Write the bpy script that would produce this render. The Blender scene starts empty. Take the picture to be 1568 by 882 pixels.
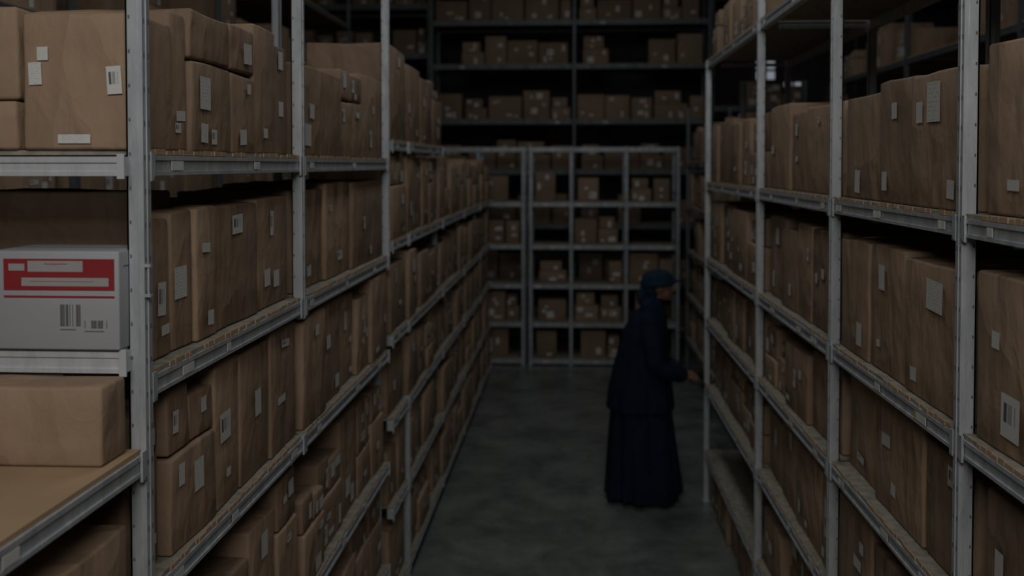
import bpy, math, random
from mathutils import Vector, Matrix, Euler, noise

scene = bpy.context.scene
scene.view_settings.view_transform = 'Standard'
scene.view_settings.look = 'None'
scene.view_settings.exposure = 0
R = random.Random(11)

# ------------------------------------------------------------------ materials
def new_mat(name):
    m = bpy.data.materials.new(name); m.use_nodes = True
    nt = m.node_tree
    b = nt.nodes['Principled BSDF']
    return m, nt, b
def N(nt, t, **kw):
    n = nt.nodes.new(t)
    for k, v in kw.items():
        if k in n.inputs: n.inputs[k].default_value = v
        else: setattr(n, k, v)
    return n
def ramp(nt, fac, stops):
    r = nt.nodes.new('ShaderNodeValToRGB')
    els = r.color_ramp.elements
    while len(els) < len(stops): els.new(0.5)
    for e, (p, c) in zip(els, stops):
        e.position = p; e.color = (*c, 1)
    nt.links.new(fac, r.inputs[0])
    return r
def plain(name, col, rough=0.6, metal=0.0, var=0.12, scale=9, bump=0.0):
    m, nt, b = new_mat(name)
    tc = N(nt, 'ShaderNodeTexCoord')
    n = N(nt, 'ShaderNodeTexNoise', Scale=scale, Detail=5.0)
    nt.links.new(tc.outputs['Object'], n.inputs['Vector'])
    lo = tuple(max(0, c*(1-var)) for c in col); hi = tuple(min(1, c*(1+var)) for c in col)
    r = ramp(nt, n.outputs['Fac'], [(0.3, lo), (0.7, hi)])
    nt.links.new(r.outputs[0], b.inputs['Base Color'])
    b.inputs['Roughness'].default_value = rough
    b.inputs['Metallic'].default_value = metal
    if bump:
        bp = N(nt, 'ShaderNodeBump', Strength=bump, Distance=0.01)
        nt.links.new(n.outputs['Fac'], bp.inputs['Height'])
        nt.links.new(bp.outputs[0], b.inputs['Normal'])
    return m

def cardboard_mat(name, base=(0.325, 0.221, 0.146)):
    m, nt, b = new_mat(name)
    L = nt.links
    tc = N(nt, 'ShaderNodeTexCoord')
    at = N(nt, 'ShaderNodeAttribute'); at.attribute_name = 'tint'
    n1 = N(nt, 'ShaderNodeTexNoise', Scale=3.0, Detail=6.0, Roughness=0.6)
    L.new(tc.outputs['Object'], n1.inputs['Vector'])
    r = ramp(nt, n1.outputs['Fac'], [(0.25, tuple(c*0.80 for c in base)), (0.75, tuple(c*1.12 for c in base))])
    mul = N(nt, 'ShaderNodeVectorMath', operation='SCALE')
    L.new(r.outputs[0], mul.inputs[0]); L.new(at.outputs['Fac'], mul.inputs['Scale'])
    L.new(mul.outputs[0], b.inputs['Base Color'])
    # creases of wrapping paper
    mp = N(nt, 'ShaderNodeMapping'); mp.inputs['Scale'].default_value = (1.0, 1.0, 0.55)
    L.new(tc.outputs['Object'], mp.inputs['Vector'])
    v = N(nt, 'ShaderNodeTexVoronoi', Scale=7.0); v.feature = 'F1'; v.distance = 'EUCLIDEAN'
    nd = N(nt, 'ShaderNodeTexNoise', Scale=4.0, Detail=3.0)
    L.new(mp.outputs[0], nd.inputs['Vector'])
    addv = N(nt, 'ShaderNodeVectorMath', operation='MULTIPLY_ADD')
    L.new(nd.outputs['Color'], addv.inputs[0]); addv.inputs[1].default_value = (0.35,)*3
    L.new(mp.outputs[0], addv.inputs[2]); L.new(addv.outputs[0], v.inputs['Vector'])
    n2 = N(nt, 'ShaderNodeTexNoise', Scale=14.0, Detail=4.0, Roughness=0.5, Distortion=0.6)
    L.new(mp.outputs[0], n2.inputs['Vector'])
    sm = N(nt, 'ShaderNodeMath', operation='MULTIPLY_ADD')
    L.new(n2.outputs['Fac'], sm.inputs[0]); sm.inputs[1].default_value = 0.5; L.new(v.outputs['Distance'], sm.inputs[2])
    bp = N(nt, 'ShaderNodeBump', Strength=0.6, Distance=0.024)
    L.new(sm.outputs[0], bp.inputs['Height']); L.new(bp.outputs[0], b.inputs['Normal'])
    b.inputs['Roughness'].default_value = 0.7
    b.inputs['Specular IOR Level'].default_value = 0.3
    return m

def label_mat(name, kind):
    m, nt, b = new_mat(name)
    L = nt.links
    uv = N(nt, 'ShaderNodeUVMap'); uv.uv_map = 'UVMap'
    sep = N(nt, 'ShaderNodeSeparateXYZ'); L.new(uv.outputs[0], sep.inputs[0])
    def math_(op, a, c=None, d=None):
        x = nt.nodes.new('ShaderNodeMath'); x.operation = op
        for i, q in enumerate((a, c, d)):
            if q is None: continue
            if isinstance(q, (int, float)): x.inputs[i].default_value = q
            else: L.new(q, x.inputs[i])
        return x.outputs[0]
    paper = (0.57, 0.56, 0.53); ink = (0.09, 0.09, 0.10)
    if kind == 'bars':
        cell = math_('FLOOR', math_('MULTIPLY', sep.outputs['X'], 34))
        wn = N(nt, 'ShaderNodeTexWhiteNoise'); wn.noise_dimensions = '1D'
        L.new(cell, wn.inputs['W'])
        bars = math_('GREATER_THAN', wn.outputs['Value'], 0.5)
        inv = math_('MULTIPLY', math_('GREATER_THAN', sep.outputs['Y'], 0.35), math_('LESS_THAN', sep.outputs['Y'], 0.8))
        inu = math_('MULTIPLY', math_('GREATER_THAN', sep.outputs['X'], 0.15), math_('LESS_THAN', sep.outputs['X'], 0.85))
        mask = math_('MULTIPLY', bars, math_('MULTIPLY', inv, inu))
    else:
        row = math_('MULTIPLY', sep.outputs['Y'], 9)
        fr = math_('FRACT', row)
        line = math_('MULTIPLY', math_('GREATER_THAN', fr, 0.35), math_('LESS_THAN', fr, 0.62))
        comb = N(nt, 'ShaderNodeCombineXYZ')
        L.new(math_('FLOOR', math_('MULTIPLY', sep.outputs['X'], 16)), comb.inputs[0]); L.new(math_('FLOOR', row), comb.inputs[1])
        wn = N(nt, 'ShaderNodeTexWhiteNoise'); L.new(comb.outputs[0], wn.inputs['Vector'])
        mask = math_('MULTIPLY', math_('MULTIPLY', line, math_('GREATER_THAN', wn.outputs['Value'], 0.55)), 0.35)
        inu = math_('MULTIPLY', math_('GREATER_THAN', sep.outputs['X'], 0.12), math_('LESS_THAN', sep.outputs['X'], 0.85))
        mask = math_('MULTIPLY', mask, inu)
    mx = N(nt, 'ShaderNodeMix'); mx.data_type = 'RGBA'
    mx.inputs[6].default_value = (*paper, 1); mx.inputs[7].default_value = (*ink, 1)
    L.new(mask, mx.inputs[0]); L.new(mx.outputs[2], b.inputs['Base Color'])
    b.inputs['Roughness'].default_value = 0.55
    return m

M_CARD = cardboard_mat('kraft_cardboard')
M_LAB = label_mat('printed_label', 'text')
M_BAR = label_mat('barcode_label', 'bars')
M_TAPE = plain('brown_packing_tape', (0.40, 0.29, 0.19), 0.3, var=0.05)
BOXMATS = [M_CARD, M_LAB, M_BAR, M_TAPE]

def metal_mat(name='galvanised_steel', lo=(0.33,0.35,0.37), hi=(0.60,0.62,0.645), rg=(0.5,0.32)):
    m, nt, b = new_mat(name)
    L = nt.links
    tc = N(nt, 'ShaderNodeTexCoord')
    v = N(nt, 'ShaderNodeTexNoise', Scale=25.0, Detail=6.0, Roughness=0.7)
    mp = N(nt, 'ShaderNodeMapping'); mp.inputs['Scale'].default_value = (1, 1, 0.25)
    L.new(tc.outputs['Object'], mp.inputs[0]); L.new(mp.outputs[0], v.inputs['Vector'])
    r = ramp(nt, v.outputs['Fac'], [(0.3, lo), (0.7, hi)])
    L.new(r.outputs[0], b.inputs['Base Color'])
    r2 = ramp(nt, v.outputs['Fac'], [(0.3, (rg[0],)*3), (0.7, (rg[1],)*3)])
    L.new(r2.outputs[0], b.inputs['Roughness'])
    b.inputs['Metallic'].default_value = 0.35
    return m
M_STEEL = metal_mat()
M_BRIGHT = metal_mat('bright_galvanised_steel',(0.5,0.52,0.54),(0.72,0.74,0.76),(0.45,0.3))
M_MID = metal_mat('mid_grey_steel',(0.24,0.255,0.27),(0.42,0.44,0.46),(0.5,0.4))  # darker grey variant of the steel, used on the end racks
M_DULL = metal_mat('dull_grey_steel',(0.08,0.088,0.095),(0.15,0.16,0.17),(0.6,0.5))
M_SLOT = plain('slot_shadow_steel', (0.10, 0.105, 0.11), 0.8)
M_DECK = plain('chipboard_deck', (0.24, 0.215, 0.17), 0.8, var=0.3, scale=30)
M_LINER = plain('cardboard_liner', (0.36, 0.24, 0.14), 0.8, var=0.1, scale=5)
M_TAG_Y = plain('yellow_sticker', (0.42, 0.36, 0.08), 0.5)
M_TAG_W = plain('white_sticker', (0.58, 0.58, 0.55), 0.5)

# ------------------------------------------------------------------ mesh buffer
class Buf:
    def __init__(s): s.v=[]; s.f=[]; s.m=[]; s.t=[]; s.uv=[]; s.sm=[]
    def quad(s, pts, mat, tint=1.0, uv=((0,0),(1,0),(1,1),(0,1)), smooth=False):
        i=len(s.v); s.v += [tuple(p) for p in pts]
        s.f.append(tuple(range(i,i+len(pts)))); s.m.append(mat); s.t.append(tint); s.uv.append(uv); s.sm.append(smooth)
    def box(s, x0,x1,y0,y1,z0,z1, mat=0, tint=1.0, bev=0.0, M=None):
        xs=(min(x0,x1),max(x0,x1)); ys=(min(y0,y1),max(y0,y1)); zs=(min(z0,z1),max(z0,z1))
        if bev<=0:
            i=len(s.v)
            for z in zs:
                for y in ys:
                    for x in xs: s.v.append((x,y,z))
            fs=[(0,2,3,1),(4,5,7,6),(0,1,5,4),(2,6,7,3),(0,4,6,2),(1,3,7,5)]
            for f in fs:
                s.f.append(tuple(i+k for k in f)); s.m.append(mat); s.t.append(tint); s.uv.append(None); s.sm.append(False)
            if M is not None:
                for k in range(i,len(s.v)): s.v[k]=tuple(M@Vector(s.v[k]))
        else:
            c=Vector(((xs[0]+xs[1])/2,(ys[0]+ys[1])/2,(zs[0]+zs[1])/2)); h=Vector(((xs[1]-xs[0])/2,(ys[1]-ys[0])/2,(zs[1]-zs[0])/2))
            s.rbox(c,h,bev,mat,tint,3,0.0,0.0,M)
    def rbox(s, c, h, r, mat, tint, n, amp, yaw, M=None, seed=0.0, detail=2):
        r=min(r,h.x*0.45,h.y*0.45,h.z*0.45)
        def coords(a):
            inner=a-r
            k=detail
            mid=[-inner+2*inner*i/k for i in range(k+1)] if k>0 else [-inner,inner]
            return [-a]+mid+[a]
        X,Y,Z=coords(h.x),coords(h.y),coords(h.z)
        idx={}
        Mz=Matrix.Rotation(yaw,3,'Z')
        def vid(i,j,k):
            key=(i,j,k)
            if key in idx: return idx[key]
            p=Vector((X[i],Y[j],Z[k]))
            q=Vector((max(-(h.x-r),min(h.x-r,p.x)),max(-(h.y-r),min(h.y-r,p.y)),max(-(h.z-r),min(h.z-r,p.z))))
            d=p-q
            if d.length>1e-9: p=q+d.normalized()*r
            if amp>0:
                nv=noise.noise_vector(Vector((p.x+seed*7.3,p.y+seed*3.1,p.z-seed*2.7))*5.0)
                nv.z=nv.z*1.4 if k>0 and p.z>-h.z*0.8 else 0.0
                if p.z<=0: nv.z=0
                p=p+nv*amp
            p=Mz@p+c
            if M is not None: p=M@p
            s.v.append(tuple(p)); idx[key]=len(s.v)-1
            return idx[key]
        a,b_,c_=len(X)-1,len(Y)-1,len(Z)-1
        def add(q):
            s.f.append(q); s.m.append(mat); s.t.append(tint); s.uv.append(None); s.sm.append(True)
        for i in range(a):
            for j in range(b_):
                add((vid(i,j,0),vid(i,j+1,0),vid(i+1,j+1,0),vid(i+1,j,0)))
                add((vid(i,j,c_),vid(i+1,j,c_),vid(i+1,j+1,c_),vid(i,j+1,c_)))
        for i in range(a):
            for k in range(c_):
                add((vid(i,0,k),vid(i+1,0,k),vid(i+1,0,k+1),vid(i,0,k+1)))
                add((vid(i,b_,k),vid(i,b_,k+1),vid(i+1,b_,k+1),vid(i+1,b_,k)))
        for j in range(b_):
            for k in range(c_):
                add((vid(0,j,k),vid(0,j,k+1),vid(0,j+1,k+1),vid(0,j+1,k)))
                add((vid(a,j,k),vid(a,j+1,k),vid(a,j+1,k+1),vid(a,j,k+1)))
    def make(s, name, mats, parent=None):
        me=bpy.data.meshes.new(name); me.from_pydata(s.v,[],s.f)
        for m in mats: me.materials.append(m)
        me.polygons.foreach_set('material_index', s.m)
        me.polygons.foreach_set('use_smooth', s.sm)
        a=me.attributes.new('tint','FLOAT','FACE'); a.data.foreach_set('value', s.t)
        uvl=me.uv_layers.new(name='UVMap')
        for p,u in zip(me.polygons,s.uv):
            if u:
                for li,c in zip(p.loop_indices,u): uvl.data[li].uv=c
        me.update()
        ob=bpy.data.objects.new(name,me); scene.collection.objects.link(ob)
        if parent: ob.parent=parent
        return ob

def empty(name, loc=(0,0,0)):
    e=bpy.data.objects.new(name,None); e.empty_display_size=0.1; e.location=loc
    scene.collection.objects.link(e); return e

# ------------------------------------------------------------------ parcels
def parcel(buf, x0,x1,y0,y1,z0,z1, aisle=+1, detail=3, labels=None, tint=None, front='x', amp=0.006):
    c=Vector(((x0+x1)/2,(y0+y1)/2,(z0+z1)/2)); h=Vector((abs(x1-x0)/2,abs(y1-y0)/2,abs(z1-z0)/2))
    yaw=R.uniform(-0.02,0.02) if detail>0 else R.uniform(-0.03,0.03)
    tint=tint if tint else R.uniform(0.74,1.14)
    buf.rbox(c,h,0.008,0,tint,0,amp if detail>1 else 0.0,yaw,seed=R.random()*50,detail=detail)
    Mz=Matrix.Rotation(yaw,3,'Z')
    if labels is None:
        labels=[]
        for _ in range(R.choice([1,2,2,3,3,4])):
            w=R.choice([0.035,0.045,0.06,0.085]); hh=R.choice([0.025,0.04,0.055,0.08])
            labels.append((R.uniform(-0.8,0.8),R.choice([R.uniform(-0.9,-0.5),R.uniform(-0.3,0.9)]),w,hh,R.choice([1,1,1,2])))
    off=0.0045
    placed=[]
    for (u,v,w,hh,mat) in labels:
        span=(h.y if front=='x' else h.x)
        w=min(w,span*1.2); hh=min(hh,h.z)
        uu=u*(span-w/2-0.006); vv=v*(h.z-hh/2-0.008)
        if any(abs(uu-a)<(w+c2)/2+0.003 and abs(vv-b2)<(hh+d2)/2+0.003 for a,b2,c2,d2 in placed): continue
        placed.append((uu,vv,w,hh))
        ang=R.uniform(-0.06,0.06)
        pts=[]
        for (a,b) in ((-1,-1),(1,-1),(1,1),(-1,1)):
            du=a*w/2; dv=b*hh/2
            du,dv=du*math.cos(ang)-dv*math.sin(ang),du*math.sin(ang)+dv*math.cos(ang)
            if front=='x':
                if aisle>0: p=Vector((h.x+off,uu+du,vv+dv))
                else: p=Vector((-h.x-off,uu-du,vv+dv))
            else: p=Vector((uu+du,-h.y-off,vv+dv))
            pts.append(Mz@p+c)
        buf.quad(pts,mat,1.0)

def fill_row(buf, face, aisle, y0, y1, z, hr, depth=0.42, edges=None, wr=(0.16,0.34), heights=None, detail=3, p_stack=0.25, p_gap=0.0, depths=None, setback=0.04):
    """row of parcels standing on deck height z; front at x=face, facing the aisle"""
    if edges is None:
        edges=[y0]
        while edges[-1]<y1-wr[0]*0.8:
            edges.append(edges[-1]+R.uniform(*wr))
        k=(y1-y0)/(edges[-1]-y0); edges=[y0+(e-y0)*k for e in edges]
    for i in range(len(edges)-1):
        a,b=edges[i]+0.004,edges[i+1]-0.004
        if b-a<0.03 or R.random()<p_gap: continue
        H=heights[i] if heights else R.uniform(*hr)
        f=face-aisle*R.uniform(0.0,setback if not depths else 0.02)
        bk=face-aisle*((depths[i] if depths else depth)+R.uniform(-0.02,0.03))
        if R.random()<p_stack:
            s=R.uniform(0.45,0.72)*H
            parcel(buf,f,bk,a,b,z,z+s-0.002,aisle,detail)
            f2=f-aisle*R.uniform(0,0.025)
            if b-a>0.25:
                m=(a+b)/2+R.uniform(-0.03,0.03)
                parcel(buf,f2,bk,a,m-0.003,z+s+0.004,z+H,aisle,detail)
                parcel(buf,f2,bk,m+0.003,b,z+s+0.004,z+H-R.uniform(0,0.05),aisle,detail)
            else: parcel(buf,f2,bk,a,b,z+s+0.004,z+H,aisle,detail)
        else: parcel(buf,f,bk,a,b,z+0.001,z+H,aisle,detail)

# ------------------------------------------------------------------ racks
PW=0.038; PD=0.038
def post(buf, x, y, z0, z1, dx, slots=True):
    """open C upright: web faces the aisle (normal dx on x) with slot rows; x is the aisle face"""
    t=0.004
    buf.box(x, x-dx*t, y-PW/2, y+PW/2, z0, z1, 0)
    buf.box(x-dx*t, x-dx*PD, y-PW/2, y-PW/2+t, z0, z1, 0)
    buf.box(x-dx*t, x-dx*PD, y+PW/2-t, y+PW/2, z0, z1, 0)
    buf.box(x-dx*(PD-t), x-dx*PD, y-PW/2, y-PW/2+0.012, z0, z1, 0)
    buf.box(x-dx*(PD-t), x-dx*PD, y+PW/2-0.012, y+PW/2, z0, z1, 0)
    # rolled ribs
    buf.box(x, x+dx*0.002, y-0.003, y+0.003, z0, z1, 0)
    buf.box(x-dx*0.012, x-dx*0.024, y-PW/2-0.002, y-PW/2, z0, z1, 0)
    if z0<0.01: buf.box(x+dx*0.006, x-dx*(PD+0.004), y-PW/2-0.006, y+PW/2+0.006, z0, z0+0.008, 0)
    if slots:
        z=z0+0.06
        while z<z1-0.03:
            for s in (-0.011,0.011):
                buf.box(x+dx*0.0005, x, y+s-0.0025, y+s+0.0025, z, z+0.012, 1)
            buf.box(x-dx*0.028, x-dx*0.032, y-PW/2-0.0005, y-PW/2, z+0.01, z+0.018, 1)
            z+=0.075
def beam_y(buf, x, dx, y0, y1, zc, hgt=0.046, tags=True):
    """beam along the aisle with step profile"""
    z0,z1=zc-hgt/2,zc+hgt/2
    buf.box(x-dx*0.006, x-dx*0.036, y0, y1, z0, z1, 0)
    buf.box(x-dx*0.006, x-dx*0.002, y0, y1, z1-0.011, z1, 0)
    buf.box(x-dx*0.006, x-dx*0.002, y0, y1, z0, z0+0.009, 0)
    for ye,s in ((y0,1),(y1,-1)):
        buf.box(x+dx*0.002, x-dx*0.004, ye-s*0.001, ye+s*0.020, z0-0.012, z1+0.008, 0)
        buf.box(x+dx*0.005, x+dx*0.002, ye+s*0.006, ye+s*0.013, z0-0.008, z0-0.002, 1)
    if tags:
        y=y0+R.uniform(0.05,0.2)
        while y<y1-0.12:
            w=R.choice([0.03,0.05,0.07]); mat=3
            buf.box(x-dx*0.002, x-dx*0.0008, y, y+w, z0+0.011, z1-0.013, mat)
            if R.random()<0.4: buf.box(x-dx*0.002, x-dx*0.0005, y+w+0.004, y+w+0.02, z0+0.011, z1-0.013, 2 if R.random()<0.3 else 3)
            y+=R.uniform(0.25,0.7)
RMATS=[M_STEEL,M_SLOT,M_TAG_Y,M_TAG_W]
MMATS=[M_MID,M_SLOT,M_TAG_Y,M_TAG_W]
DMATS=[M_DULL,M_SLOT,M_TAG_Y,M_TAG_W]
def rack_y(x, dx, posts, levels, depth, ztop, skip_tags=False, mats=RMATS, recess=0.0, split=None):
    """levels: list of (zc, y_from, y_to).  recess: number or per-post list.
    split=(z, [recess per post]): below z the uprights are set back by that much."""
    e=empty('storage_rack',(0,0,0))
    b=Buf(); bb=Buf(); dk=Buf()
    xb=x-dx*depth
    n=len(posts)
    rc=list(recess) if isinstance(recess,(list,tuple)) else [recess]*n
    for i,y in enumerate(posts):
        zt=ztop[i] if isinstance(ztop,(list,tuple)) else ztop
        if split and split[1][i]>0:
            post(b,x-dx*split[1][i],y,0,split[0],dx); post(b,x,y,split[0]-0.03,zt,dx)
        else: post(b,x-dx*rc[i],y,0,zt,dx)
        post(b,xb,y,0,zt,-dx,slots=False)
        for lv in levels:
            z=lv[0]
            if z<zt-0.02: bb.box(x-dx*(0.11), xb+dx*PD, y-0.008, y+0.008, z-0.015, z+0.010, 0)
    for lv in levels:
        zc=lv[0]; ya=lv[1] if len(lv)>1 else posts[0]; yb=lv[2] if len(lv)>2 else posts[-1]
        for i,(a,c) in enumerate(zip(posts[:-1],posts[1:])):
            if a<ya-0.01 or c>yb+0.01: continue
            ra,rb=rc[i],rc[i+1]
            if split and zc<split[0]-0.1: ra,rb=split[1][i],split[1][i+1]
            ga=PW/2 if ra==0 else 0.001; gb=PW/2 if rb==0 else 0.001
            beam_y(bb,x,dx,a+ga,c-gb,zc,tags=not skip_tags)
            beam_y(bb,xb,-dx,a+PW/2,c-PW/2,zc,tags=False)
            zd=zc+0.0235
            dk.box(x-dx*0.008, xb+dx*0.008, a+PW/2+0.004, c-PW/2-0.004, zd, zd+0.0105, 0)
            y=a+PW/2+0.01
            while y<c-PW/2-0.03:
                w=R.uniform(0.02,0.05)
                if R.random()<0.75: dk.box(x-dx*0.008,x-dx*R.uniform(0.003,0.006),y,y+w-0.006,zd+0.001,zd+0.0105+R.uniform(0,0.004),1)
                y+=w
    b.make('uprights',mats,e); bb.make('beams',mats,e); dk.make('decks',[M_DECK,M_LINER],e)
    return e

# ---- left near rack (rack A)
XL=-0.94; XR=0.96
A_posts=[2.115,3.38,4.98]
A_lv=[2.449,1.952,1.468,0.885,0.35]
rack_y(XL,+1,A_posts,[(z,) for z in A_lv],0.60,3.9,split=(1.94,[0,0.05,0.05]))
FL=XL-0.028
D=0.0345
BOXN='stacked_cardboard_boxes'
# level 1
b=Buf(); z=A_lv[0]+D
fill_row(b,FL,1,0,0,z,None,edges=[2.335,2.435],heights=[0.345],p_stack=0)
parcel(b,FL,FL-0.4,2.44,2.735,z,z+0.235,1,3,labels=[(-0.6,0.55,0.075,0.085,1),(-0.6,-0.8,0.05,0.05,1),(0.0,-0.85,0.04,0.04,2)])
parcel(b,FL,FL-0.4,2.44,2.72,z+0.240,z+0.365,1,3,labels=[])
parcel(b,FL-0.005,FL-0.4,2.742,2.955,z,z+0.235,1,3,labels=[(0.5,0.8,0.035,0.03,1),(-0.2,-0.8,0.06,0.045,1)])
parcel(b,FL-0.005,FL-0.4,2.742,2.955,z+0.240,z+0.37,1,3,labels=[(0.5,-0.3,0.075,0.06,1)])
parcel(b,FL-0.01,FL-0.4,2.963,3.17,z,z+0.40,1,3,labels=[(0.0,-0.75,0.04,0.03,1),(0.3,-0.92,0.03,0.03,1)])
parcel(b,FL-0.02,FL-0.4,3.178,3.345,z,z+0.37,1,3,labels=[(0,-0.2,0.05,0.05,1),(0,0.9,0.05,0.06,1)])
fill_row(b,FL,1,0,0,z,None,edges=[3.425,4.05,4.47,4.94],heights=[0.33,0.37,0.39],p_stack=0.6)
b.make(BOXN,BOXMATS)
# level 2
b=Buf(); z=A_lv[1]+D
fill_row(b,FL,1,0,0,z,None,edges=[2.235,2.345,2.48,2.63,3.01,3.34],heights=[0.335,0.35,0.35,0.35,0.355],p_stack=0.0,depths=[0.07,0.07,0.07,0.42,0.42])
parcel(b,-1.51,-1.09,2.36,2.60,z,z+0.395,1,3,labels=[],tint=0.5)  # low tint paints the shade of the upper shelf into this box
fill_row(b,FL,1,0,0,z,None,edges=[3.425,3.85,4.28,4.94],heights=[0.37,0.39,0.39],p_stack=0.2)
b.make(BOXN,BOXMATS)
# level 3 and below: parcels stand flush with the beam
FA=XL-0.008
b=Buf(); z=A_lv[2]+D
fill_row(b,FL,1,0,0,z,None,edges=[2.15,2.275],heights=[0.37],p_stack=1)
fill_row(b,FA,1,0,0,z,None,edges=[2.28,2.58],heights=[0.40],p_stack=1)
fill_row(b,FA,1,0,0,z,None,edges=[2.58,2.78,3.06,3.355],heights=[0.40,0.39,0.41],p_stack=0.2)
fill_row(b,FA,1,3.405,4.955,z,(0.33,0.41),p_stack=0.2,wr=(0.24,0.40))
b.make(BOXN,BOXMATS)
for zl,hr in ((A_lv[3],(0.32,0.48)),(A_lv[4],(0.32,0.46))):
    b=Buf()
    fill_row(b,FA,1,2.15,3.355,zl+D,hr,wr=(0.2,0.40)); fill_row(b,FA,1,3.405,4.955,zl+D,hr,wr=(0.2,0.40)); b.make(BOXN,BOXMATS)
b=Buf(); fill_row(b,FL,1,2.15,3.33,0.0,(0.2,0.26)); fill_row(b,FL,1,3.425,4.94,0.0,(0.2,0.26)); b.make(BOXN,BOXMATS)

# ---- rack end: cross beams facing camera, near bay lower shelf
def beam_x(buf, y, x0, x1, zc, hgt=0.055):
    z0,z1=zc-hgt/2,zc+hgt/2
    buf.box(x0,x1,y,y+0.03,z0,z1,0)
    buf.box(x0,x1,y-0.004,y,z1-0.013,z1,0)
    buf.box(x0,x1,y-0.004,y,z0,z0+0.010,0)
    buf.box(x1-0.010,x1+0.006,y-0.007,y-0.003,z0-0.006,z1+0.006,0)
e=empty('rack_end_frame')
b=Buf()
beam_x(b,2.065,-1.50,-0.972,2.447,0.042)
beam_x(b,2.065,-1.50,-0.972,2.020,0.047)
b.make('cross_beams',[M_BRIGHT,M_SLOT],e)
b=Buf()
b.box(-1.50,-0.980,2.065,2.228,2.0440,2.0480,0)
b.make('shelf_panel',[M_STEEL],e)
b=Buf()
b.box(-0.934,-0.930,2.097,2.103,2.16,2.23,0); b.box(-0.940,-0.926,2.094,2.106,2.225,2.231,0); b.box(-0.940,-0.926,2.094,2.106,2.159,2.165,0)
b.make('safety_latch',RMATS,e)

# near bay
e=empty('storage_rack')
b=Buf()
post(b,XL,1.10,0,2.0,1); post(b,XL-0.6,1.10,0,2.0,-1,slots=False)
b.make('uprights',RMATS,e)
b=Buf(); dk=Buf()
NBL=(1.790,1.30,0.75,0.25)
for zc in NBL:
    beam_y(b,XL,1,1.12,2.093,zc); beam_y(b,XL-0.6,-1,1.12,2.093,zc,tags=False)
    dk.box(XL-0.008,XL-0.592,1.13,2.085,zc+0.0235,zc+0.034,1)
b.make('beams',RMATS,e); dk.make('decks',[M_DECK,M_LINER],e)
b=Buf()
for zc in NBL[1:]:
    fill_row(b,FL,1,1.14,2.07,zc+D,(0.3,0.36),wr=(0.25,0.4))
b.make(BOXN,BOXMATS)
b=Buf(); parcel(b,-1.50,-0.968,1.945,2.06,NBL[0]+D,1.992,1,4,labels=[],front='y',amp=0.002,tint=1.02); b.make('cardboard_box',BOXMATS)

# big carton top-left, its neighbours
b=Buf(); z=A_lv[0]+D
parcel(b,-1.228,-0.970,2.125,2.325,z,z+0.305,1,5,labels=[(0.80,0.02,0.034,0.062,2),(-0.1,-0.95,0.075,0.02,1),(-0.90,0.15,0.03,0.05,1),(-0.72,0.48,0.025,0.03,1)],front='y',tint=1.03,amp=0.002)
b.make('large_cardboard_box',BOXMATS)
b=Buf(); parcel(b,-1.50,-1.24,2.125,2.31,z,z+0.11,1,3,labels=[],front='y'); parcel(b,-1.50,-1.24,2.125,2.31,z+0.113,z+0.32,1,3,labels=[],front='y'); b.make('cardboard_box',BOXMATS)

# white carton with red print
M_WHITE=plain('white_corrugated_card',(0.34,0.345,0.36),0.6,var=0.04)
M_RED=plain('red_print',(0.25,0.020,0.024),0.5,var=0.05)
M_INK=plain('grey_print',(0.09,0.095,0.10),0.6)
M_PAP=plain('pale_print_panel',(0.32,0.31,0.31),0.5,var=0.03)
e=empty('white_shipping_box')
wx0,wx1,wy0,wy1,wz0,wz1=-1.262,-0.976,2.050,2.225,2.049,2.264
b=Buf(); c=Vector(((wx0+wx1)/2,(wy0+wy1)/2,(wz0+wz1)/2)); b.rbox(c,Vector(((wx1-wx0)/2,(wy1-wy0)/2,(wz1-wz0)/2)),0.004,0,1,0,0,0,detail=2)
b.box(wx0+0.004,wx1-0.004,c.y-0.001,c.y+0.001,wz1-0.0005,wz1+0.0008,1)
b.box(wx1+0.0002,wx1+0.0008,wy0+0.02,wy1-0.02,wz1-0.035,wz1-0.033,1)
b.make('carton',[M_WHITE,M_INK],e)
W=wx1-wx0; H=wz1-wz0
def pr(buf,u0,u1,v0,v1,k,mat): buf.box(wx0+u0*W,wx0+u1*W,wy0-0.0004*k,wy0+0.0002,wz0+v0*H,wz0+v1*H,mat)
b=Buf()
pr(b,0.10,0.965,0.60,0.92,1,0); pr(b,0.29,0.72,0.79,0.90,2,1); pr(b,0.14,0.265,0.80,0.87,2,1) ; pr(b,0.24,0.92,0.645,0.73,2,1)
pr(b,0.10,0.965,0.525,0.548,1,0); pr(b,0.42,0.60,0.865,0.872,3,0); pr(b,0.30,0.80,0.69,0.694,3,0)
rr=random.Random(4)
def bars(u0,u1,v0,v1,n):
    w=(u1-u0)/n; i=0
    while i<n:
        k=rr.choice([1,1,2]); 
        if rr.random()<0.62: pr(b,u0+i*w,min(u1,u0+(i+k*0.8)*w),v0,v1,1,2)
        i+=k
bars(0.54,0.70,0.24,0.46,22); bars(0.73,0.92,0.22,0.30,26)
pr(b,0.54,0.66,0.20,0.21,1,2); pr(b,0.73,0.88,0.185,0.195,1,2)
b.make('printed_graphics',[M_RED,M_PAP,M_INK],e)

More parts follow.
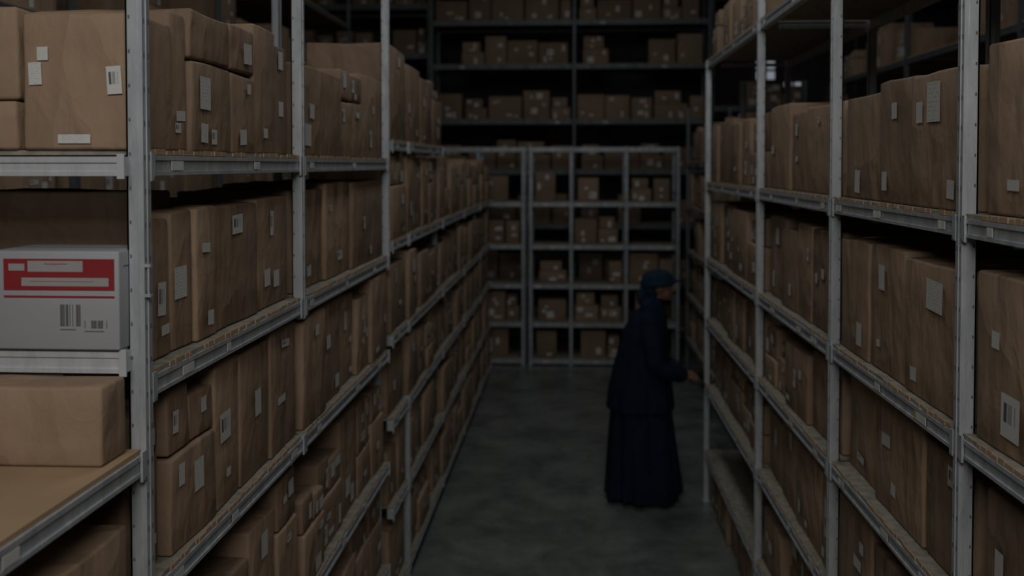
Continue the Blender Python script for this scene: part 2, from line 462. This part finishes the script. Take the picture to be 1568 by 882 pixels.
# ---- left far rack (rack B)
B_posts=[5.08,5.60,7.1,8.5,10.0,11.3]
B_lv=[(2.55,5.08,7.1),(2.02,),(1.52,),(1.07,),(0.60,),(0.12,)]
rack_y(XL,+1,B_posts,B_lv,0.60,[0.3,1.11,2.5,2.0,2.0,2.0],recess=[0.05,0.0,0.05,0.05,0.05,0.05])
for i,lv in enumerate(B_lv):
    b=Buf(); z=lv[0]+D
    fb=XL-0.005
    if i==0: fill_row(b,fb,1,0,0,z,None,edges=[5.06,5.65,6.2,6.65,7.05],heights=[0.50,0.46,0.42,0.44],detail=2)
    else:
        for a,c in zip(B_posts[:-1],B_posts[1:]):
            fill_row(b,fb-0.0,1,a+0.03,c-0.03,z,(0.28,0.40) if i>1 else (0.36,0.48),detail=2,wr=(0.24,0.42),p_gap=0.04,depth=0.45)
    b.make(BOXN,BOXMATS)

# ---- right near rack
C_posts=[1.20,2.50,3.72,5.18,7.16]
C_lv=[3.17,2.295,1.75,1.31,0.83,0.35]
rack_y(XR,-1,C_posts,[(z,) for z in C_lv],0.60,[4.6,4.6,4.6,4.6,3.2])
FR=XR+0.028
Cw={1:(0.34,0.42),2:(0.33,0.42),3:(0.28,0.34),4:(0.30,0.40),5:(0.28,0.40)}
for i,zl in enumerate(C_lv):
    if i==0: continue
    b=Buf(); z=zl+D
    for j,(a,c) in enumerate(zip(C_posts[:-1],C_posts[1:])):
        if i==1 and j==1:
            parcel(b,FR,FR+0.42,2.54,2.93,z,z+0.375,-1,4,labels=[(0.1,0.85,0.10,0.11,1),(-0.7,-0.85,0.05,0.05,1),(0.35,0.2,0.06,0.05,1),(0.75,0.55,0.05,0.06,1)])
            parcel(b,FR+0.01,FR+0.42,2.94,3.27,z,z+0.385,-1,4,labels=[(0.0,0.6,0.05,0.05,1),(0.7,-0.8,0.05,0.06,1)])
            fill_row(b,FR,-1,0,0,z,None,edges=[3.28,3.68],heights=[0.36],p_stack=0.0,detail=4)
        elif i==2 and j==1:
            parcel(b,FR,FR+0.42,2.54,2.97,z,z+0.395,-1,4,labels=[(-0.2,0.75,0.12,0.085,1),(0.1,0.05,0.09,0.13,1),(0.7,-0.8,0.05,0.04,1)])
            fill_row(b,FR,-1,0,0,z,None,edges=[2.98,3.33,3.68],heights=[0.405,0.40],p_stack=0.0,detail=4)
        elif i==3 and j==1: fill_row(b,FR,-1,0,0,z,None,edges=[2.54,2.85,3.30,3.68],heights=[0.33,0.35,0.34],p_stack=0.0,detail=4)
        elif i==1 and j==0: fill_row(b,FR,-1,0,0,z,None,edges=[1.25,1.7,2.08,2.46],heights=[0.42,0.44,0.41],p_stack=0,detail=4)
        elif i==2 and j==0:
            fill_row(b,FR,-1,0,0,z,None,edges=[1.25,1.7,2.02],heights=[0.41,0.42],p_stack=0,detail=4)
            parcel(b,FR,FR+0.42,2.03,2.455,z,z+0.41,-1,4,labels=[(0.1,-0.75,0.09,0.10,2),(0.5,0.3,0.04,0.04,1)])
        elif i==5 and j==3: continue
        else: fill_row(b,FR,-1,a+0.04,c-0.04,z,Cw[i],detail=3 if j<3 else 2,wr=(0.22,0.54),p_stack=0.2)
    b.make(BOXN,BOXMATS)
b=Buf(); fill_row(b,FR,-1,5.25,7.1,C_lv[0]+D,(0.2,0.35),detail=1,p_gap=0.2); fill_row(b,FR,-1,2.6,3.65,C_lv[0]+D,(0.2,0.35),detail=1); b.make(BOXN,BOXMATS)
b=Buf(); fill_row(b,FR,-1,1.3,2.45,0.0,(0.2,0.28),detail=1); fill_row(b,FR,-1,2.6,3.65,0.0,(0.2,0.28),detail=1);fill_row(b,FR,-1,3.8,5.1,0.0,(0.2,0.28),detail=1); fill_row(b,FR,-1,5.25,7.05,0.0,(0.2,0.28),detail=1); b.make(BOXN,BOXMATS)

# right far rack
E_posts=[7.7,9.5,11.3]; E_lv=[2.45,1.95,1.45,0.95,0.45]
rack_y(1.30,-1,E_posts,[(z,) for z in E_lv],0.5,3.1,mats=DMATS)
for i,zl in enumerate(E_lv):
    b=Buf()
    for a,c in zip(E_posts[:-1],E_posts[1:]): fill_row(b,1.325,-1,a+0.04,c-0.04,zl+D,(0.3,0.4),depth=0.36,detail=1,p_gap=0.08)
    b.make(BOXN,BOXMATS)

# ---- racks across the end of the aisle (facing camera)
def rack_x(y, posts, levels, depth, ztop, hr, name='end_storage_rack', p_gap=0.15, wr=(0.2,0.36), tagp=True, pw=0.045, skip_top=True, bh=0.05, mats=MMATS):
    e=empty(name)
    b=Buf()
    for x in posts:
        for yy in (y,y+depth):
            b.box(x-pw/2,x+pw/2,yy,yy+0.004,0,ztop,0); b.box(x-pw/2,x-pw/2+0.004,yy,yy+0.04,0,ztop,0); b.box(x+pw/2-0.004,x+pw/2,yy,yy+0.04,0,ztop,0)
            zz=0.1
            while zz<ztop-0.05:
                b.box(x-0.004,x+0.004,yy-0.0006,yy,zz,zz+0.02,1); zz+=0.1
        for k in range(int(ztop/0.6)):
            b.box(x-0.008,x+0.008,y+0.04,y+depth,0.3+k*0.6,0.32+k*0.6,0)
    b.make('uprights',mats,e)
    b=Buf(); dk=Buf(); bx=Buf()
    for zi,zc in enumerate(levels):
        for a,c in zip(posts[:-1],posts[1:]):
            if c-a<0.2: continue
            b.box(a+pw/2,c-pw/2,y+0.003,y+0.03,zc-bh/2,zc+bh/2,0); b.box(a+pw/2,c-pw/2,y+0.0,y+0.003,zc+bh/2-0.012,zc+bh/2,0)
            b.box(a+pw/2,c-pw/2,y+depth-0.0,y+depth+0.03,zc-bh/2,zc+bh/2,0)
            if tagp and R.random()<0.7:
                xx=R.uniform(a+0.05,c-0.15); b.box(xx,xx+0.07,y+0.001,y+0.003,zc-0.015,zc+0.01,3)
            if zi==len(levels)-1 and skip_top: continue
            dk.box(a+pw/2,c-pw/2,y+0.005,y+depth-0.002,zc+bh/2+0.0005,zc+bh/2+0.01,0)
            xx=a+pw/2+0.02+R.uniform(0,0.08)
            while xx<c-pw/2-0.15:
                w=min(R.uniform(*wr),c-pw/2-0.02-xx)
                if w<0.12: break
                if R.random()>p_gap:
                    H=R.uniform(*hr)
                    yy=y+0.06+R.uniform(0,0.07)
                    zb=zc+bh/2+0.0105
                    tn=R.uniform(0.6,0.95)
                    if R.random()<0.35:
                        s=H*0.55
                        parcel(bx,xx,xx+w-0.01,yy,yy+0.34,zb,zb+s,1,1,front='y',tint=tn); parcel(bx,xx+0.01,xx+w*0.8,yy,yy+0.3,zb+s+0.002,zb+H,1,1,front='y',tint=tn)
                    else: parcel(bx,xx,xx+w-0.01,yy,yy+0.34,zb,zb+H,1,1,front='y',tint=tn)
                xx+=w+R.uniform(0.0,0.03)
    b.make('beams',mats,e); dk.make('decks',[M_DECK],e)
    bx.make(BOXN,BOXMATS)
rack_x(11.9,[-1.7,-1.15,-0.60],[0.05,0.50,0.97,1.45,1.97,2.64],0.5,2.67,(0.26,0.36),p_gap=0.2)
rack_x(11.9,[-0.51,-0.016,0.65,1.27],[0.05,0.50,0.97,1.45,1.97,2.64],0.5,2.67,(0.26,0.38),p_gap=0.2)
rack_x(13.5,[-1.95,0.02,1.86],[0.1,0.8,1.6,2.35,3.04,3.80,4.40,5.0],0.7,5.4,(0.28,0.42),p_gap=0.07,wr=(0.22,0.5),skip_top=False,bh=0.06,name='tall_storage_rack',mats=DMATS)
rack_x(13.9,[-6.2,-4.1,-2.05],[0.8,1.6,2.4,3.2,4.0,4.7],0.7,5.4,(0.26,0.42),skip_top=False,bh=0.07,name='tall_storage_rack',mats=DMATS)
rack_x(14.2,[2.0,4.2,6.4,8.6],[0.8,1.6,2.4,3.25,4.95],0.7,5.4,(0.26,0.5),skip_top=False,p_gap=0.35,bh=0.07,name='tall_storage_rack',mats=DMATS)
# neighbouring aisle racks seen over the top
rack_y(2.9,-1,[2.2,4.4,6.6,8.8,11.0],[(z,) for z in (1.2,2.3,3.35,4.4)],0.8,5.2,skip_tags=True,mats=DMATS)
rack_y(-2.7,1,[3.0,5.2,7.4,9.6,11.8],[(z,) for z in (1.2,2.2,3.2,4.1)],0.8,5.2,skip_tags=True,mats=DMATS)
b=Buf()
for zl in (2.3,3.35):
    for a in (2.2,4.4,6.6,8.8): fill_row(b,2.935,-1,a+0.1,a+2.1,zl+D,(0.25,0.5),depth=0.6,detail=1,p_gap=0.4,wr=(0.3,0.5))
b.make(BOXN,BOXMATS)
b=Buf()
for zl in (2.2,3.2):
    for a in (3.0,5.2,7.4,9.6): fill_row(b,-2.735,1,a+0.1,a+2.1,zl+D,(0.3,0.6),depth=0.6,detail=1,p_gap=0.15,wr=(0.3,0.5))
b.make(BOXN,BOXMATS)

# loose paper tag on top of left row
b=Buf(); z=A_lv[0]+D+0.345
b.box(-1.03,-0.985,3.56,3.562,z,z+0.085,0); b.box(-1.03,-0.99,3.56,3.60,z+0.0,z+0.003,0)
b.make('paper_tag',[M_TAG_W])

# ------------------------------------------------------------------ building
M_FLOOR,nt,bs=new_mat('polished_concrete')
tc=N(nt,'ShaderNodeTexCoord'); n1=N(nt,'ShaderNodeTexNoise',Scale=2.2,Detail=9.0,Roughness=0.72,Distortion=0.4)
nt.links.new(tc.outputs['Object'],n1.inputs['Vector'])
r=ramp(nt,n1.outputs['Fac'],[(0.34,(0.070,0.079,0.073)),(0.66,(0.190,0.202,0.188))]); nt.links.new(r.outputs[0],bs.inputs['Base Color'])
n2=N(nt,'ShaderNodeTexNoise',Scale=6.0,Detail=6.0); nt.links.new(tc.outputs['Object'],n2.inputs['Vector'])
r2=ramp(nt,n2.outputs['Fac'],[(0.35,(0.28,)*3),(0.7,(0.5,)*3)]); nt.links.new(r2.outputs[0],bs.inputs['Roughness'])
M_WALL=plain('dark_corrugated_wall',(0.05,0.05,0.055),0.8)
M_CEIL=plain('dark_roof_sheet',(0.04,0.04,0.045),0.8)
b=Buf(); b.box(-8,10,-5,16.5,-0.1,0,0); b.make('floor',[M_FLOOR])
b=Buf(); b.box(-8,10,-5,16.5,6.5,6.6,0); b.make('ceiling',[M_CEIL])
def corr_wall(name,ax,pos,a0,a1):
    b=Buf()
    if ax=='y':
        b.box(a0,a1,pos,pos+0.1,0,6.5,0)
        x=a0
        while x<a1: b.box(x,x+0.12,pos-0.03,pos,0,6.5,0); x+=0.3
    else:
        b.box(pos,pos+0.1,a0,a1,0,6.5,0)
    b.make(name,[M_WALL])
corr_wall('wall_back','y',16.4,-8,10); corr_wall('wall_left','x',-8.1,-5,16.5); corr_wall('wall_right','x',10,-5,16.5); corr_wall('wall_front','y',-5.1,-8,10)
M_GLASS,nt,bs=new_mat('daylit_frosted_glass')
bs.inputs['Base Color'].default_value=(0.5,0.55,0.6,1); bs.inputs['Emission Color'].default_value=(0.8,0.88,1,1); bs.inputs['Emission Strength'].default_value=0.22
for k,(x0,x1,z0,z1) in enumerate([(5.75,6.25,4.15,4.5),(3.0,3.3,3.85,4.15),(3.45,3.75,3.6,3.8)]):
    e=empty('window_%d'%(k+1))
    b=Buf(); b.box(x0,x1,16.33,16.345,z0,z1,0); b.make('pane',[M_GLASS],e)
    b=Buf(); xm=(x0+x1)/2; zm=(z0+z1)/2
    b.box(x0-0.04,x1+0.04,16.31,16.37,z1,z1+0.04,0); b.box(x0-0.04,x1+0.04,16.31,16.37,z0-0.04,z0,0)
    b.box(x0-0.04,x0,16.31,16.37,z0,z1,0); b.box(x1,x1+0.04,16.31,16.37,z0,z1,0); b.box(xm-0.02,xm+0.02,16.31,16.33,z0,z1,0); b.box(x0,x1,16.31,16.33,zm-0.02,zm+0.02,0)
    b.make('frame',[M_WALL],e)
for y in (5.0,8.0,11.0,14.8):
    b=Buf(); zt,zb=6.3,5.5
    b.box(-8,10,y-0.04,y+0.04,zt-0.05,zt+0.2,0); b.box(-8,10,y-0.04,y+0.04,zb-0.05,zb,0)
    x=-8; k=0
    while x<9.5:
        p0=Vector((x,y,zb)); p1=Vector((x+0.9,y,zt)); 
        if k%2: p0.z,p1.z=p1.z,p0.z
        d=p1-p0; Mx=Matrix.Translation((p0+p1)/2)@Matrix.Rotation(-math.atan2(d.z,d.x),4,'Y')
        b.box(-d.length/2,d.length/2,-0.02,0.02,-0.02,0.02,0,M=Mx); x+=0.9; k+=1
    b.make('roof_truss',[M_DULL])

# ------------------------------------------------------------------ worker
M_ROBE=plain('navy_cotton',(0.0055,0.011,0.025),0.9,var=0.25,scale=14,bump=0.15)
M_WRAP=plain('dark_blue_headwrap',(0.009,0.022,0.040),0.9,var=0.25,scale=22,bump=0.2)
M_SKIN=plain('skin',(0.19,0.10,0.068),0.55,var=0.08,scale=18)
M_SHOE=plain('black_shoe_leather',(0.012,0.012,0.014),0.5)
M_SOLE=plain('pale_shoe_sole',(0.22,0.21,0.20),0.7)
M_EYE=plain('eye_white',(0.35,0.33,0.31),0.3); M_IRIS=plain('dark_iris',(0.02,0.012,0.01),0.3)
M_DEV=plain('black_plastic',(0.015,0.015,0.017),0.4); M_CUFF=plain('rust_cuff',(0.12,0.03,0.022),0.8)
for m in (M_ROBE,M_WRAP): m.node_tree.nodes['Principled BSDF'].inputs['Specular IOR Level'].default_value=0.15

def obj_from(name, verts, faces, mat, parent, smooth=True):
    me=bpy.data.meshes.new(name); me.from_pydata([tuple(v) for v in verts],[],faces); me.materials.append(mat)
    for p in me.polygons: p.use_smooth=smooth
    o=bpy.data.objects.new(name,me); scene.collection.objects.link(o); o.parent=parent; return o
class Sh:
    def __init__(s): s.v=[]; s.f=[]
    def rings(s, rings):
        i0=len(s.v); n=len(rings[0])
        for r in rings: s.v+= [Vector(p) for p in r]
        for k in range(len(rings)-1):
            for j in range(n):
                a=i0+k*n+j; b=i0+k*n+(j+1)%n
                s.f.append((a,b,b+n,a+n))
        s.f.append(tuple(reversed(range(i0,i0+n)))); s.f.append(tuple(range(i0+(len(rings)-1)*n,i0+len(rings)*n)))
    def tube(s, pts, rad, n=14, sub=4):
        P=[Vector(p) for p in pts]; pp=[];rr_=[]
        for i in range(len(P)-1):
            p0=P[max(0,i-1)];p1=P[i];p2=P[i+1];p3=P[min(len(P)-1,i+2)]
            for k in range(sub):
                t=k/sub
                pp.append(0.5*((2*p1)+(-p0+p2)*t+(2*p0-5*p1+4*p2-p3)*t*t+(-p0+3*p1-3*p2+p3)*t**3)); rr_.append(rad[i]*(1-t)+rad[i+1]*t)
        pp.append(P[-1]); rr_.append(rad[-1])
        d0=(pp[1]-pp[0]).normalized(); d1=(pp[-1]-pp[-2]).normalized()
        pre=[(pp[0]-d0*rr_[0]*0.85,rr_[0]*0.35),(pp[0]-d0*rr_[0]*0.5,rr_[0]*0.8)]; post_=[(pp[-1]+d1*rr_[-1]*0.5,rr_[-1]*0.8),(pp[-1]+d1*rr_[-1]*0.85,rr_[-1]*0.35)]
        seq=pre+list(zip(pp,rr_))+post_
        up=Vector((0,0,1)) if abs(d0.z)<0.9 else Vector((0,1,0)); rings=[]
        for i,(p,r) in enumerate(seq):
            a=seq[max(0,i-1)][0]; b=seq[min(len(seq)-1,i+1)][0]; t=(b-a).normalized()
            u=(up-t*up.dot(t)).normalized(); w=t.cross(u); up=u
            rings.append([p+(u*math.cos(q)+w*math.sin(q))*r for q in [2*math.pi*j/n for j in range(n)]])
        s.rings(rings)
    def ell(s, c, r, n=20, m=12, rot=None):
        c=Vector(c); rings=[]
        for k in range(1,m):
            ph=-math.pi/2+math.pi*k/m; rings.append([Vector((math.cos(q)*math.cos(ph)*r[0],math.sin(q)*math.cos(ph)*r[1],math.sin(ph)*r[2])) for q in [2*math.pi*j/n for j in range(n)]])
        if rot: 
            E=Euler(rot).to_matrix(); rings=[[E@p for p in rg] for rg in rings]
        s.rings([[p+c for p in rg] for rg in rings])
    def make(s,name,mat,parent,vox=None,smooth=4):
        o=obj_from(name,s.v,s.f,mat,parent)
        if vox:
            m=o.modifiers.new('union','REMESH'); m.mode='VOXEL'; m.voxel_size=vox; m.use_smooth_shade=True
            if smooth:
                q=o.modifiers.new('soft','SMOOTH'); q.factor=0.5; q.iterations=smooth
        return o
wk=empty('warehouse_worker',(0.515,7.16,0.0))
prof=[(0.035,0.00,0.270,0.26,0.10),(0.12,0.00,0.265,0.255,0.095),(0.30,-0.005,0.252,0.24,0.08),(0.50,-0.01,0.238,0.225,0.06),(0.70,-0.015,0.220,0.21,0.04),(0.76,-0.015,0.205,0.20,0.02)]
prof2=[(0.68,-0.02,0.244,0.238,0.07),(0.72,-0.02,0.243,0.236,0.065),(0.85,-0.02,0.226,0.228,0.05),(1.00,-0.01,0.200,0.216,0.035),(1.13,0.0,0.178,0.21,0.025),(1.24,0.018,0.162,0.212,0.012),(1.33,0.034,0.138,0.202,0.006),(1.38,0.050,0.108,0.158,0.0),(1.42,0.066,0.080,0.098,0),(1.45,0.080,0.070,0.075,0),(1.49,0.088,0.060,0.062,0)]
def robe_rings(pf):
    out=[]; n=120
    for i in range(len(pf)-1):
        for k in range(4):
            t=k/4; out.append([a*(1-t)+b*t for a,b in zip(pf[i],pf[i+1])])
    out.append(list(pf[-1])); rings=[]
    for z,cx,rx,ry,f in out:
        rg=[]
        for j in range(n):
            q=2*math.pi*j/n
            m=1+f*(0.55*math.sin(7*q+1.3+z*1.5+0.7*math.sin(2*q))+0.5*math.sin(11*q+0.4-z*2+math.sin(3*q))+0.3*math.sin(17*q+z*3))
            rg.append((cx+math.cos(q)*rx*m,math.sin(q)*ry*m,z+ (0.012*math.sin(3*q+1) if z<0.2 else 0)))
        rings.append(rg)
    return rings
s=Sh(); s.rings(robe_rings(prof)); s.rings(robe_rings(prof2))
s.tube([(0.03,-0.165,1.335),(0.045,-0.205,1.20),(0.06,-0.218,1.12),(0.07,-0.225,1.05),(0.11,-0.218,1.01),(0.16,-0.205,0.985),(0.21,-0.175,0.968),(0.255,-0.14,0.955)],[0.068,0.071,0.064,0.070,0.060,0.067,0.058,0.062])
s.tube([(0.03,0.165,1.335),(0.05,0.205,1.20),(0.09,0.215,1.05),(0.17,0.17,0.985),(0.255,0.08,0.945)],[0.068,0.068,0.064,0.060,0.056])
s.make('robe',M_ROBE,wk,0.009,3)
s=Sh(); s.tube([(0.245,-0.145,0.958),(0.275,-0.125,0.95)],[0.045,0.040],n=16); s.make('cuff_right',M_CUFF,wk)
s=Sh(); s.tube([(0.245,0.085,0.946),(0.272,0.066,0.938)],[0.043,0.038],n=16); s.make('cuff_left',M_CUFF,wk)
def hand(name, wrist, palm_dir, side, curl):
    s=Sh(); d=Vector(palm_dir).normalized(); sd=Vector(side).normalized(); nrm=d.cross(sd).normalized()
    if nrm.z<0: nrm=-nrm
    w=Vector(wrist)
    s.tube([w-d*0.05,w],[0.026,0.025])
    for k in range(4):
        o=sd*(-0.028+0.0187*k)
        s.tube([w+sd*(-0.013+0.009*k),w+o*0.8+d*0.045,w+o+d*0.085],[0.018,0.014,0.0115])
        L=[0.070,0.080,0.074,0.058][k]
        base=w+o+d*0.085; ang=[0.35,0.95,1.5]; seg=[0.44,0.32,0.24]
        pts=[base]; p=base
        for q,sg in zip(ang,seg):
            a=q*curl; p=p+(d*math.cos(a)-nrm*math.sin(a))*L*sg; pts.append(p)
        s.tube(pts,[0.0100,0.0090,0.0080,0.0066],n=10)
    t0=w+d*0.02-sd*0.022
    s.tube([t0,t0+d*0.035-sd*0.026-nrm*0.012,t0+d*0.060-sd*0.030-nrm*0.022,t0+d*0.082-sd*0.022-nrm*0.032],[0.016,0.0125,0.011,0.0085],n=10)
    s.make(name,M_SKIN,wk,0.0025,2)
hand('hand_right',(0.292,-0.115,0.945),(0.9,0.38,-0.22),(0.3,-0.75,-0.55),1.0)
hand('hand_left',(0.290,0.055,0.932),(0.9,-0.36,-0.15),(0.3,0.75,-0.55),1.0)
b=Buf(); 
Mx=Matrix.Translation((0.380,-0.03,0.885))@Matrix.Rotation(0.25,4,'Y')
b.box(-0.045,0.06,-0.075,0.075,-0.014,0.014,0,bev=0.006,M=Mx); b.box(-0.035,0.05,-0.062,0.062,0.014,0.0155,1,M=Mx)
b.make('handheld_terminal',[M_DEV,M_SHOE],wk)
# head
hx,hz=0.120,1.570
s=Sh()
s.ell((hx-0.008,0,hz+0.015),(0.094,0.074,0.100))
s.ell((hx+0.034,0,hz-0.045),(0.052,0.056,0.062))
s.ell((hx+0.064,0,hz-0.088),(0.020,0.022,0.018))
s.tube([(hx+0.080,0,hz+0.012),(hx+0.096,0,hz-0.012),(hx+0.106,0,hz-0.028)],[0.009,0.011,0.012],n=10)
s.ell((hx+0.090,0.012,hz-0.033),(0.012,0.008,0.008)); s.ell((hx+0.090,-0.012,hz-0.033),(0.012,0.008,0.008))
s.ell((hx+0.083,0,hz-0.054),(0.009,0.022,0.006)); s.ell((hx+0.081,0,hz-0.065),(0.009,0.019,0.007))
s.tube([(hx+0.072,-0.045,hz+0.018),(hx+0.086,0,hz+0.020),(hx+0.072,0.045,hz+0.018)],[0.008,0.010,0.008],n=8)
for sg in (-1,1): s.ell((hx-0.008,sg*0.076,hz-0.008),(0.018,0.008,0.032),rot=(0,0.2,sg*0.3))
s.tube([(0.085,0,1.40),(0.098,0,1.47),(hx-0.005,0,hz-0.04)],[0.054,0.050,0.050])
s.make('head',M_SKIN,wk,0.0042,2)
s=Sh()
for sg in (-1,1): s.ell((hx+0.068,sg*0.029,hz+0.001),(0.0115,0.0115,0.0105))
s.make('eyes',M_EYE,wk)
s=Sh()
for sg in (-1,1): s.ell((hx+0.0765,sg*0.030,hz+0.001),(0.0050,0.0055,0.0055))
s.make('irises',M_IRIS,wk)
s=Sh()
s.ell((hx-0.018,0,hz+0.045),(0.118,0.100,0.077),n=32,m=16,rot=(0,-0.10,0))
for k in range(5):
    zz=hz+0.012+0.018*k; rx=0.116-0.0030*k*k*0.75; ry=0.097-0.0024*k*k*0.75; tl=0.30-0.10*k
    pts=[(hx-0.018+math.cos(q)*rx,math.sin(q)*ry,zz+math.cos(q)*0.02*tl*3+0.006*math.sin(2*q+k)) for q in [2*math.pi*j/18 for j in range(19)]]
    s.tube(pts,[0.0125]*19,n=8,sub=2)
s.ell((hx-0.070,0.0,hz-0.02),(0.055,0.082,0.075))
s.tube([(hx-0.055,0,hz-0.04),(hx-0.065,0,hz-0.09),(hx-0.075,0,hz-0.15)],[0.066,0.062,0.070],n=18)
s.ell((hx+0.100,0,hz+0.042),(0.058,0.062,0.009),rot=(0,0.15,0))
s.tube([(hx-0.115,-0.02,hz-0.01),(hx-0.140,-0.03,hz-0.06),(hx-0.142,-0.03,hz-0.12)],[0.026,0.030,0.020],n=12)
s.make('headwrap',M_WRAP,wk,0.006,2)
for nm,yy,xx in (('shoe_right',-0.10,0.06),('shoe_left',0.10,-0.02)):
    s=Sh(); s.tube([(xx-0.10,yy,0.055),(xx,yy,0.055),(xx+0.11,yy,0.047)],[0.036,0.040,0.034],n=16)
    s.tube([(xx-0.07,yy,0.07),(xx-0.07,yy,0.18)],[0.036,0.042],n=14)
    s.make(nm,M_SHOE,wk,0.006,2)
    rg=[]
    for z in (0.0,0.018):
        rg.append([(xx+0.005+math.cos(q)*0.158,yy+math.sin(q)*0.046,z) for q in [2*math.pi*j/28 for j in range(28)]])
    s=Sh(); s.rings(rg); s.make('sole_'+nm[5:],M_SOLE,wk)

# ------------------------------------------------------------------ lights
def area(name,loc,target,size,power,col):
    l=bpy.data.lights.new(name,'AREA'); l.shape='RECTANGLE'; l.size=size[0]; l.size_y=size[1]; l.energy=power; l.color=col
    o=bpy.data.objects.new(name,l); o.location=loc
    o.rotation_euler=(Vector(target)-Vector(loc)).to_track_quat('-Z','Y').to_euler(); scene.collection.objects.link(o)
area('aisle_lamp_near',(0.0,-0.9,4.1),(0,3.0,1.2),(2.2,1.2),62,(1.0,0.98,0.95))
area('aisle_lamp_mid',(0.0,4.6,5.4),(0,4.6,0),(0.6,2.4),21,(0.92,0.97,1.0))
area('aisle_lamp_far',(0.0,9.0,5.4),(0,10.5,0),(0.6,2.4),14,(0.92,0.97,1.0))
w=bpy.data.worlds.new('world'); scene.world=w; w.use_nodes=True
w.node_tree.nodes['Background'].inputs[0].default_value=(0.6,0.75,1,1); w.node_tree.nodes['Background'].inputs[1].default_value=0.02

# ------------------------------------------------------------------ camera (architectural lens shift keeps uprights near-vertical)
cam=bpy.data.cameras.new('camera'); co=bpy.data.objects.new('camera',cam); scene.collection.objects.link(co)
cam.sensor_width=36; cam.lens=34.44; cam.shift_y=-0.0931
co.location=(0,0,2.45); co.rotation_euler=(math.radians(90-1.62),0,math.radians(3.54))
cam.clip_start=0.05
cam.dof.use_dof=True; cam.dof.focus_distance=2.6; cam.dof.aperture_fstop=2.4
scene.camera=co
